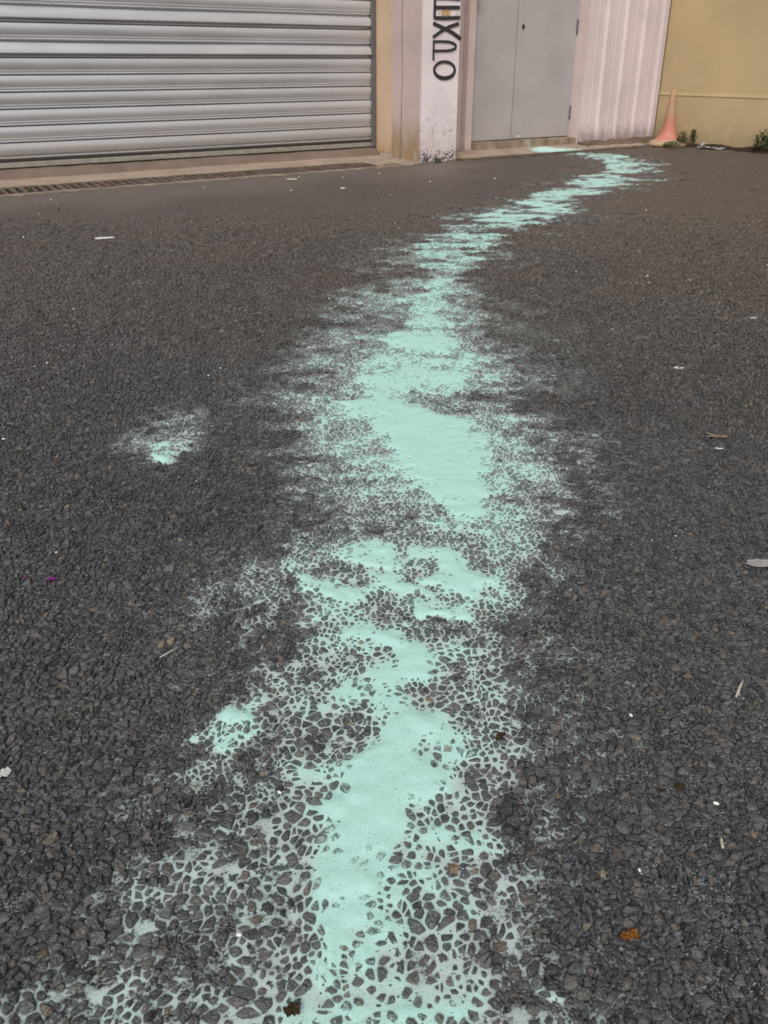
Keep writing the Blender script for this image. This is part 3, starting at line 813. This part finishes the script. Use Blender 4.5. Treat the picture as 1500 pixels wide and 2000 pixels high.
# step under the door
mb = MB().box(.802, 2.12, .285, .449, -.2, .086)
bmesh.ops.subdivide_edges(mb.bm, edges=[e for e in mb.bm.edges if abs(e.verts[0].co.x - e.verts[1].co.x) > .5], cuts=44, use_grid_fill=True)
for v in mb.bm.verts:
    if v.co.z > 0 and v.co.y < .3:
        v.co.y += .012 * math.sin(v.co.x * 31) * math.sin(v.co.x * 12.7); v.co.z += random.uniform(-.006, .003)
step = mb.build('door_step', M['step'], building)
at = step.data.attributes.new('dust', 'FLOAT', 'POINT')
at.data.foreach_set('value', [.45 * math.exp(-((v.co.x - 1.42) / .06) ** 2) if v.co.z > .05 else 0. for v in step.data.vertices])
# right pier behind the ribbed cladding
MB().box(2.001, 3.03, .262, .70, -.2, TOP).build('wall', M['jamb'], building)
pts = [(2.004, .2605)]
x = 2.004
def ribs():
    out = [(2.0, .2615), (2.0, .248)]
    x = 2.0
    while x < 2.97:
        for dx, y in ((.03, .248), (.105, .248), (.113, .2455), (.125, .2455), (.133, .248), (.196, .248), (.208, .222), (.232, .222), (.244, .248)):
            if x + dx < 2.985: out.append((x + dx, y))
        x += .244
    out += [(2.988, .248), (2.992, .236), (3.012, .236), (3.012, .2615)]
    return out
mb = MB().strip(ribs(), .042, TOP, 'z', 3)
mb.build('ribbed_cladding', M['cladding'], building, recalc=False)
mb = MB().box(2.0, 3.03, .15, .2615, -.2, .05)
bmesh.ops.subdivide_edges(mb.bm, edges=mb.bm.edges[:], cuts=22, use_grid_fill=True)
for v in mb.bm.verts:
    q = float(vnoise(np.array([v.co.x]), np.array([v.co.y]), .05, 31)[0]) - .5
    if v.co.z > .02: v.co.z += q * .035 - .012 * (v.co.y < .2) * 2.2
    if v.co.y < .17: v.co.y += q * .05
mb.build('plinth', M['rubble'], building)
MB().box(3.0125, 3.029, .235, .2615, -.2, TOP).build('corner_trim', M['trim'], building)

# yellow side wall, perpendicular to the facade, running towards the viewer on the right
yw = empty('yellow_wall', mat=FACADE)
tag(yw, 'ochre yellow rendered wall with a pale horizontal band, right of the workshop', 'wall')
MB().box(3.03, 3.25, -9.0, .70, -.2, .418).build('wall_base', M['yellow'], yw)
MB().box(3.03, 3.25, -9.0, .70, .442, 7.5).build('wall_face', M['yellow'], yw)  # unseen upper part raised to block sky light on the right
MB().box(3.024, 3.25, -9.0, .244, .4185, .4415).build('band', M['band'], yw)

# ------------------------------------------------------------------ concrete apron and trench drain
def apron_mesh(name, a0, a1, prof, material, na, dust_fn=None, kind='structure'):
    A = np.linspace(a0, a1, na); B = np.array([p[0] for p in prof]); Z = np.array([p[1] for p in prof])
    AA, BB = np.meshgrid(A, B, indexing='ij'); ZZ = np.repeat(Z[None], na, 0)
    jit = (vnoise(AA, BB, .09, 41) - .5) * .016; ZZ = ZZ + (vnoise(AA, BB, .12, 42) - .5) * .006
    ZZ[:, 0] -= .0; BB = BB + jit * (np.abs(BB - B[0]) < 1e9)
    v = np.stack([OX + UX * AA + UY * BB, OY + UY * AA - UX * BB, ZZ], -1)
    at = {'dust': (dust_fn(AA, BB) if dust_fn else np.zeros(AA.shape)).ravel()}
    o = mesh_np(name, v.reshape(-1, 3), [grid_faces(*AA.shape)], material, smooth=False, attrs=at)
    return tag(o, kind=kind)
# left: light slab, then the sill rising to the shutter
apron_mesh('concrete_apron', -7, -.013, [(-.243, -.15), (-.248, .008), (-.28, .010), (-.34, .014), (-.44, .018), (-.53, .02)], M['apron'], 260)
apron_mesh('concrete_sill', -7, -.004, [(-.515, .0), (-.53, .026), (-.56, .048), (-.585, .066), (-.60, .073), (-.66, .075)], M['sill'], 200)
# small fillet of concrete against the pier foot
apron_mesh('concrete_apron', -.42, -.012, [(.06, -.02), (.03, .004), (-.05, .008), (-.12, .010), (-.20, .012)], M['apron'], 40)
# right: slab between drain and door step
def dust_right(A, B):
    return 1.0 * np.exp(-((A - 1.50) / .20) ** 2 - ((B + .13) / .13) ** 2) + .45 * np.exp(-((A - 1.75) / .3) ** 2 - ((B + .06) / .08) ** 2)
apron_mesh('concrete_apron', .366, 3.03, [(-.045, -.15), (-.05, .006), (-.09, .010), (-.14, .015), (-.19, .022), (-.24, .028), (-.30, .032), (-.34, .033)], M['apron'], 220, dust_right)

drain = empty('trench_drain', mat=FACADE)
tag(drain, 'rusty slotted trench drain running along the foot of the roller shutter', 'drain')
def edge(x0, x1, y0, y1, z):
    mb = MB().box(x0, x1, y0, y1, -.15, z)
    bmesh.ops.subdivide_edges(mb.bm, edges=[e for e in mb.bm.edges if abs(e.verts[0].co.x - e.verts[1].co.x) > .3], cuts=60, use_grid_fill=True)
    for v in mb.bm.verts:
        v.co.y += random.uniform(-.006, .006); v.co.z += random.uniform(-.003, .002) * (v.co.z > 0)
    return mb.build('drain_edge', M['kerb'], drain)
edge(-4.5, -.16, -.108, -.079, .006)
# grating sections with single bars
bar_me = None
MB().box(-4.5, -.17, .2275, .2375, -.15, -.004).build('channel_shade', M['dark'], drain)  # channel side coloured near-black to paint in the shade below the bars
XG = -.20
sec = 0
while XG > -4.4:
    x1, x0 = XG, XG - .50
    g = MB().box(x0 + .004, x1 - .004, -.076, -.064, -.005, .007, .001).box(x0 + .004, x1 - .004, .226, .240, -.003, .007, .001).build('grating', M['grate'], drain)
    nb = 9
    for k in range(nb):
        xb = x0 + .02 + (x1 - x0 - .04) * k / (nb - 1)
        if bar_me is None:
            bo = MB().box(-.0125, .0125, -.063, .225, -.012, .0065, .001).build('bar', M['grate'], g); bar_me = bo.data
        else:
            bo = bpy.data.objects.new('bar', bar_me); link(bo, g)
        bo.location = (xb, 0, random.uniform(-.002, .001)); bo.rotation_euler = (0, 0, -.10 + random.uniform(-.02, .02))
    XG -= .505; sec += 1
# right of the pier the drain is narrow and half buried
mb = MB().box(.40, 3.0, -.028, -.008, -.03, .002)
for k in range(70):
    xx = .42 + 2.56 * k / 69
    mb.box(xx - .006, xx + .006, -.007, .034, -.025, .0)
mb.box(.40, 3.0, .035, .043, -.03, .002)
mb.build('grating', M['grate'], drain)

# strip of dark soil along the yellow wall
A = np.linspace(3.0, 3.03, 2)
ny = 160
bb = np.linspace(-.24, 7, ny)
prof = [(0.032, .05), (.0, .045), (-.05, .03), (-.10, .014), (-.17, -.004)]
V = []
for j, b_ in enumerate(bb):
    n_ = float(vnoise(np.array([b_]), np.array([0.]), .12, 51)[0])
    for k, (o_, z_) in enumerate(prof):
        V.append(W(3.03 + o_ * (0.7 + .7 * n_), b_, max(z_ * (.25 + .6 * n_), -.004) + random.uniform(-.004, .004)))
soil = mesh_np('soil_strip', np.array(V), [grid_faces(ny, len(prof))], M['soil'], smooth=True); tag(soil, kind='structure')

# ------------------------------------------------------------------ traffic cone
def m_cone():
    t = NT('cone_plastic'); p = t.co(False); z = t.sep(p)[2]
    n = t.noise(t.mapping(p, (1, 1, .5)), 18, 5, 0.65); n2 = t.noise(p, 60, 4, .6)
    c = t.mix(t.rng(z, .14, .30), (0.44, 0.165, 0.125, 1), (0.36, 0.225, 0.135, 1))      # faded upwards
    c = t.mix(t.rng(z, .03, .05), (0.36, 0.27, 0.20, 1), c)                          # worn dusty skirt
    c = t.mix(t.rng(n, .5, .66, 0, .75), c, (0.42, 0.17, 0.04, 1))
    c = t.mix(t.math('MULTIPLY', t.rng(n2, .58, .7), .5), c, (0.50, 0.36, 0.26, 1))
    return t.out(c, .6, .35, normal=t.bump(n2, .2, .004))
M['cone'] = m_cone()
M['cone_collar'] = m_plain('cone_collar', (0.50, 0.33, 0.20, 1), 0.6, 0.3, var=.2, scale=30)
cx_, cy_ = ground(1302, 281, .012)
cone = empty('traffic_cone', (cx_, cy_, .012)); cone.rotation_euler = (0, 0, .5)
tag(cone, 'faded orange traffic cone with grubby flared foot, in the corner by the yellow wall', 'traffic cone')
prof = [(.168, .0), (.170, .008), (.160, .016), (.128, .034), (.100, .055), (.078, .082), (.066, .115), (.058, .15), (.050, .21), (.042, .28), (.034, .35), (.028, .41), (.0245, .452), (.021, .458), (.019, .452), (.017, .38)]
cbm = MB().lathe(prof, 32)
for v in cbm.bm.verts:
    v.co.x += .006 * math.sin(v.co.z * 14); v.co.y += .004 * math.sin(v.co.z * 11 + 1)
    if v.co.z < .03: v.co.z += .004 * math.sin(3 * math.atan2(v.co.y, v.co.x))
cb = cbm.build('cone_body', M['cone'], cone, smooth=True)
fb = MB().lathe([(.150, -.012), (.182, -.010), (.184, .004), (.160, .010), (.150, .004)], 28)
fb.build('cone_foot', M['cone_collar'], cone)

# ------------------------------------------------------------------ weeds
def m_leaf(name, c):
    t = NT(name); o = t.n('ShaderNodeNewGeometry').outputs['Random Per Island']
    col = t.mix(o, tuple(q * .55 for q in c[:3]) + (1,), tuple(q * 1.5 for q in c[:3]) + (1,))
    return t.out(col, .55, .35)
M['leaf'] = m_leaf('weed_leaf', (0.032, 0.075, 0.014, 1))
M['leaf_dark'] = m_leaf('weed_leaf_dark', (0.018, 0.042, 0.010, 1))
M['grass'] = m_leaf('grass_blade', (0.085, 0.095, 0.025, 1))
M['stem'] = m_plain('weed_stem', (0.06, 0.07, 0.025, 1), .7)
def weed(loc, rx, ry, hgt, n, ls, mat_, label, stems=5):
    o = empty('weed', loc); tag(o, label, 'weed')
    mb = MB()
    for _ in range(n):
        a = random.uniform(0, 2 * math.pi); q = math.sqrt(random.random())
        x, y = rx * q * math.cos(a), ry * q * math.sin(a)
        z = hgt * random.uniform(.08, 1) * math.sqrt(max(.05, 1 - q * q * .8))
        d = Vector((x / rx + random.uniform(-.8, .8), y / ry + random.uniform(-.8, .8), random.uniform(.1, .9))).normalized()
        s = d.cross(Vector((random.uniform(-1, 1), random.uniform(-1, 1), 1))).normalized()
        L = ls * random.uniform(.6, 1.3); wd = L * .42
        c = Vector((x, y, z)); up = d.cross(s) * L * .12
        mb.poly([c - d * L * .5, c - d * .05 * L + s * wd * .5 + up, c + d * L * .5, c - d * .05 * L - s * wd * .5 + up])
    tag(mb.build('foliage', mat_, o, recalc=False), kind='stuff')
    mb = MB()
    for _ in range(stems):
        x, y = random.uniform(-.6, .6) * rx, random.uniform(-.6, .6) * ry
        bmesh.ops.create_cone(mb.bm, cap_ends=True, segments=5, radius1=.0018, radius2=.001, depth=hgt * .9, matrix=Matrix.Translation((x, y, hgt * .4)) @ Matrix.Rotation(random.uniform(-.3, .3), 4, 'X'))
    tag(mb.build('stem', M['stem'], o), kind='stuff')
    return o
def gp(px, py, z): 
    x, y = ground(px, py, z); return (x, y, z)
weed(gp(1312, 288, .01), .085, .05, .06, 260, .022, M['leaf'], 'low bright green weed sprawling in front of the cone foot')
weed(gp(1331, 279, .03), .05, .035, .11, 170, .024, M['leaf_dark'], 'dark rounded weed just right of the traffic cone')
weed(gp(1352, 278, .03), .034, .028, .12, 130, .022, M['leaf_dark'], 'narrow upright dark weed between the cone and the white scrap')
weed(gp(1488, 291, .03), .08, .06, .16, 330, .030, M['leaf_dark'], 'leafy weed at the foot of the yellow wall by the right picture edge')
weed(gp(828, 317, .0), .03, .022, .05, 100, .018, M['leaf'], 'small green weed at the left foot corner of the white pier')
weed(gp(855, 318, .0), .032, .02, .042, 100, .016, M['leaf'], 'small rounded weed in the middle of the white pier foot')
weed(gp(897, 313, .0), .03, .015, .022, 60, .012, M['grass'], 'tiny sparse weed at the right foot corner of the white pier')
weed(gp(1258, 279, .02), .04, .02, .035, 70, .013, M['grass'], 'pale sparse weed beneath the ribbed cladding left of the cone')
weed(gp(62, 376, .0), .022, .018, .045, 60, .014, M['grass'], 'yellowish grass tuft growing in the drain grating')
weed(gp(1470, 371, .0), .05, .05, .012, 60, .011, M['grass'], 'thin scatter of tiny green shoots on the dark asphalt right')

# ------------------------------------------------------------------ litter
def sheet(name, px, py, lx, ly, ang_, mat_, label, cat, z=.006, crumple=.4, n=9, seed=0, outline=None, thick=.0008, lift=0.0):
    """a thin crumpled piece with a ragged outline, real thickness"""
    r_ = random.Random(seed)
    x0, y0 = ground(px, py, z)
    mb = MB()
    k = 22
    rim = [(1 + (r_.random() - .5) * .35) if outline is None else outline(2 * math.pi * i / k) * (1 + (r_.random() - .5) * .12) for i in range(k)]
    rows = []
    for q in (0.34, .68, 1.0):
        rows.append([mb.bm.verts.new((lx * q * rim[i] * math.cos(2 * math.pi * i / k), ly * q * rim[i] * math.sin(2 * math.pi * i / k), crumple * min(lx, ly) * r_.uniform(-.5, .6) * q + lift * q * max(0, math.cos(2 * math.pi * i / k)))) for i in range(k)])
    c = mb.bm.verts.new((0, 0, crumple * min(lx, ly) * .3))
    for i in range(k):
        j = (i + 1) % k
        mb.bm.faces.new((c, rows[0][i], rows[0][j]))
        for a, b in ((0, 1), (1, 2)): mb.bm.faces.new((rows[a][i], rows[b][i], rows[b][j], rows[a][j]))
    bmesh.ops.solidify(mb.bm, geom=mb.bm.faces[:], thickness=thick)
    o = mb.build(name, mat_)
    o.location = (x0, y0, z); o.rotation_euler = (0, 0, ang_)
    return tag(o, label, cat)
def rod(name, p0, p1, rad, mat_, label, cat, z=.007, bend=.0, parent=None):
    a = Vector((*ground(*p0, z), z)); b = Vector((*ground(*p1, z), z + .002))
    mb = MB(); n = 5; ax = (b - a); sd_ = ax.cross(Vector((0, 0, 1))).normalized()
    rings = []
    for i in range(n + 1):
        u = i / n; c = a + ax * u + sd_ * bend * math.sin(math.pi * u)
        rr = rad * (1 - .35 * abs(u - .4))
        rings.append([mb.bm.verts.new(c + (sd_ * math.cos(q) + Vector((0, 0, 1)) * math.sin(q)) * rr) for q in [k * math.pi / 3 for k in range(6)]])
    for i in range(n):
        for k in range(6): mb.bm.faces.new((rings[i][k], rings[i][(k + 1) % 6], rings[i + 1][(k + 1) % 6], rings[i + 1][k]))
    mb.bm.faces.new(rings[0]); mb.bm.faces.new(rings[-1][::-1])
    o = mb.build(name, mat_, parent, smooth=True)
    if label: tag(o, label, cat)
    return o
def leafy(a): return .55 + .45 * abs(math.cos(a))
M['plastic'] = m_plain('pale_plastic', (0.52, 0.53, 0.55, 1), .45, .4, var=.12, scale=25)
M['tan'] = m_plain('dry_leaf', (0.36, 0.28, 0.20, 1), .7, .2, var=.2, scale=90)
M['brown'] = m_plain('brown_leaf', (0.10, 0.065, 0.03, 1), .7, .2, var=.25, scale=90)
M['orange'] = m_plain('orange_leaf', (0.34, 0.14, 0.03, 1), .6, .3, var=.3, scale=110)
M['straw'] = m_plain('straw', (0.46, 0.42, 0.34, 1), .6, .3, var=.15, scale=90)
M['gum'] = m_plain('pale_splat', (0.56, 0.54, 0.53, 1), .75, .25, var=.16, scale=120, bump=.4)
M['magenta'] = m_plain('magenta_petal', (0.28, 0.03, 0.27, 1), .6, .3, var=.2, scale=90)
sheet('plastic_sheet', 1390, 289, .125, .055, -.6, M['plastic'], 'flattened pale grey plastic sheet on the soil right of the cone', 'litter', .012, .35, seed=3)
sheet('paper_scrap', 1371, 283, .030, .028, .3, M['paper'], 'small curled white scrap standing behind the pale plastic sheet', 'litter', .05, .9, seed=4, lift=.02)
sheet('dry_leaf', 1402, 853, .024, .009, -.15, M['tan'], 'tan dry leaf on dark asphalt near the right edge', 'leaf', .008, .5, seed=5, outline=leafy, lift=.004)
rod('leaf_stalk', (1378, 845), (1392, 851), .0011, M['tan'], None, None, .009)
bpy.data.objects['leaf_stalk'].parent = bpy.data.objects['dry_leaf']
bpy.data.objects['leaf_stalk'].matrix_parent_inverse = Matrix.LocRotScale(bpy.data.objects['dry_leaf'].location, bpy.data.objects['dry_leaf'].rotation_euler, None).inverted()
sheet('paper_scrap', 1404, 876, .009, .006, .2, M['paper'], 'tiny white scrap just below the tan dry leaf', 'litter', .007, .5, seed=6)
sheet('paper_scrap', 1326, 718, .014, .008, -.3, M['paper'], 'white torn scrap on bare asphalt above the tan leaf', 'litter', .005, .4, seed=7)
sheet('paper_scrap', 1468, 621, .018, .008, .1, M['paper'], 'long thin white scrap near the right edge, farther than the tan leaf', 'litter', .004, .4, seed=8)
sheet('pale_splat', 1487, 1100, .024, .013, -.08, M['gum'], 'flat pale blotch of dried gum at the right picture edge', 'gum', .0075, .10, seed=9, thick=.002)
M['twig'] = M['straw']
tw = empty('forked_twig', (*ground(1443, 1345, .009), .009)); tag(tw, 'pale forked dry twig on stones near the right edge', 'twig')
for p0, p1 in (((1452, 1328), (1437, 1364)), ((1450, 1333), (1442, 1360))):
    r_ = rod('twig_prong', p0, p1, .0013, M['straw'], None, None, .0105, .001); r_.parent = tw; r_.matrix_parent_inverse = Matrix.Translation(tw.location).inverted()
rod('straw', (1408, 1637), (1411, 1659), .0018, M['straw'], 'short pale straw stub lying among stones lower right', 'straw', .010)
rod('straw', (312, 1284), (345, 1268), .0008, M['straw'], 'very thin dry grass stalk on the dark stones at left', 'straw', .009)
rod('straw', (186, 466), (224, 465), .0055, M['plastic'], 'thin white stick lying on worn asphalt before the shutter', 'stick', .006)
rod('straw', (560, 350), (580, 351), .006, M['straw'], 'pale wood splinter lying near the drain below the shutter', 'stick', .005)
rod('straw', (665, 368), (674, 368), .007, M['straw'], 'short pale splinter on asphalt left of the white pier', 'stick', .005)
sheet('orange_leaf', 1236, 1824, .0056, .0062, .4, M['orange'], 'bright orange crumpled leaf fragment on the lower right stones', 'leaf', .0105, 1.0, seed=12)
sheet('orange_leaf', 1221, 1829, .005, .004, .2, M['orange'], 'smaller orange crumb touching the bright orange leaf fragment', 'leaf', .0095, .9, seed=13)
sheet('orange_leaf', 1326, 1536, .0055, .0055, .4, M['brown'], 'amber chip of leaf alone on grey stones, above the orange fragment', 'leaf', .0095, .8, seed=14)
sheet('brown_leaf', 977, 1437, .009, .006, .9, M['brown'], 'small brown leaf right of the widest powder patch', 'leaf', .009, .8, seed=15, outline=leafy)
sheet('tan_chip', 884, 1696, .006, .006, .7, M['tan'], 'pinkish tan chip in the powdery stones right of the trail', 'chip', .010, .9, seed=16)
sheet('brown_leaf', 570, 1972, .007, .006, .3, M['brown'], 'brown leaf crumb in the mint powder at the bottom edge', 'leaf', .010, .9, seed=17)
sheet('petal', 101, 1130, .007, .004, .1, M['magenta'], 'magenta petal on dark asphalt, the larger of two at left', 'petal', .0085, .6, seed=18)
sheet('petal', 48, 1128, .004, .003, .5, M['magenta'], 'tiny magenta petal on dark asphalt, nearest the left edge', 'petal', .0085, .6, seed=19)
sheet('paper_scrap', 4, 1510, .009, .006, .5, M['paper'], 'white scrap among stones at the left picture edge', 'litter', .010, .6, seed=20)
# pale grit sprinkled over the yard
mb = MB()
for _ in range(80):
    y = random.uniform(.5, 7.0); x = random.uniform(-1, 1) * (.15 + .46 * y)
    if facade_b(np.array(x), np.array(y)) < .15: continue
    s_ = random.uniform(.0009, .0022) * (1 + .22 * y)
    g = bmesh.ops.create_icosphere(mb.bm, subdivisions=1, radius=s_, matrix=Matrix.Translation((x, y, .004 + (.004 if y < 3 else 0))) @ Matrix.Rotation(random.uniform(0, 6), 4, 'Z') @ Matrix.Diagonal((1.5, .9, .6, 1)))
grit = mb.build('pale_grit', M['paper'], None); tag(grit, 'scattered pale grit specks across the asphalt', 'grit', kind='stuff')
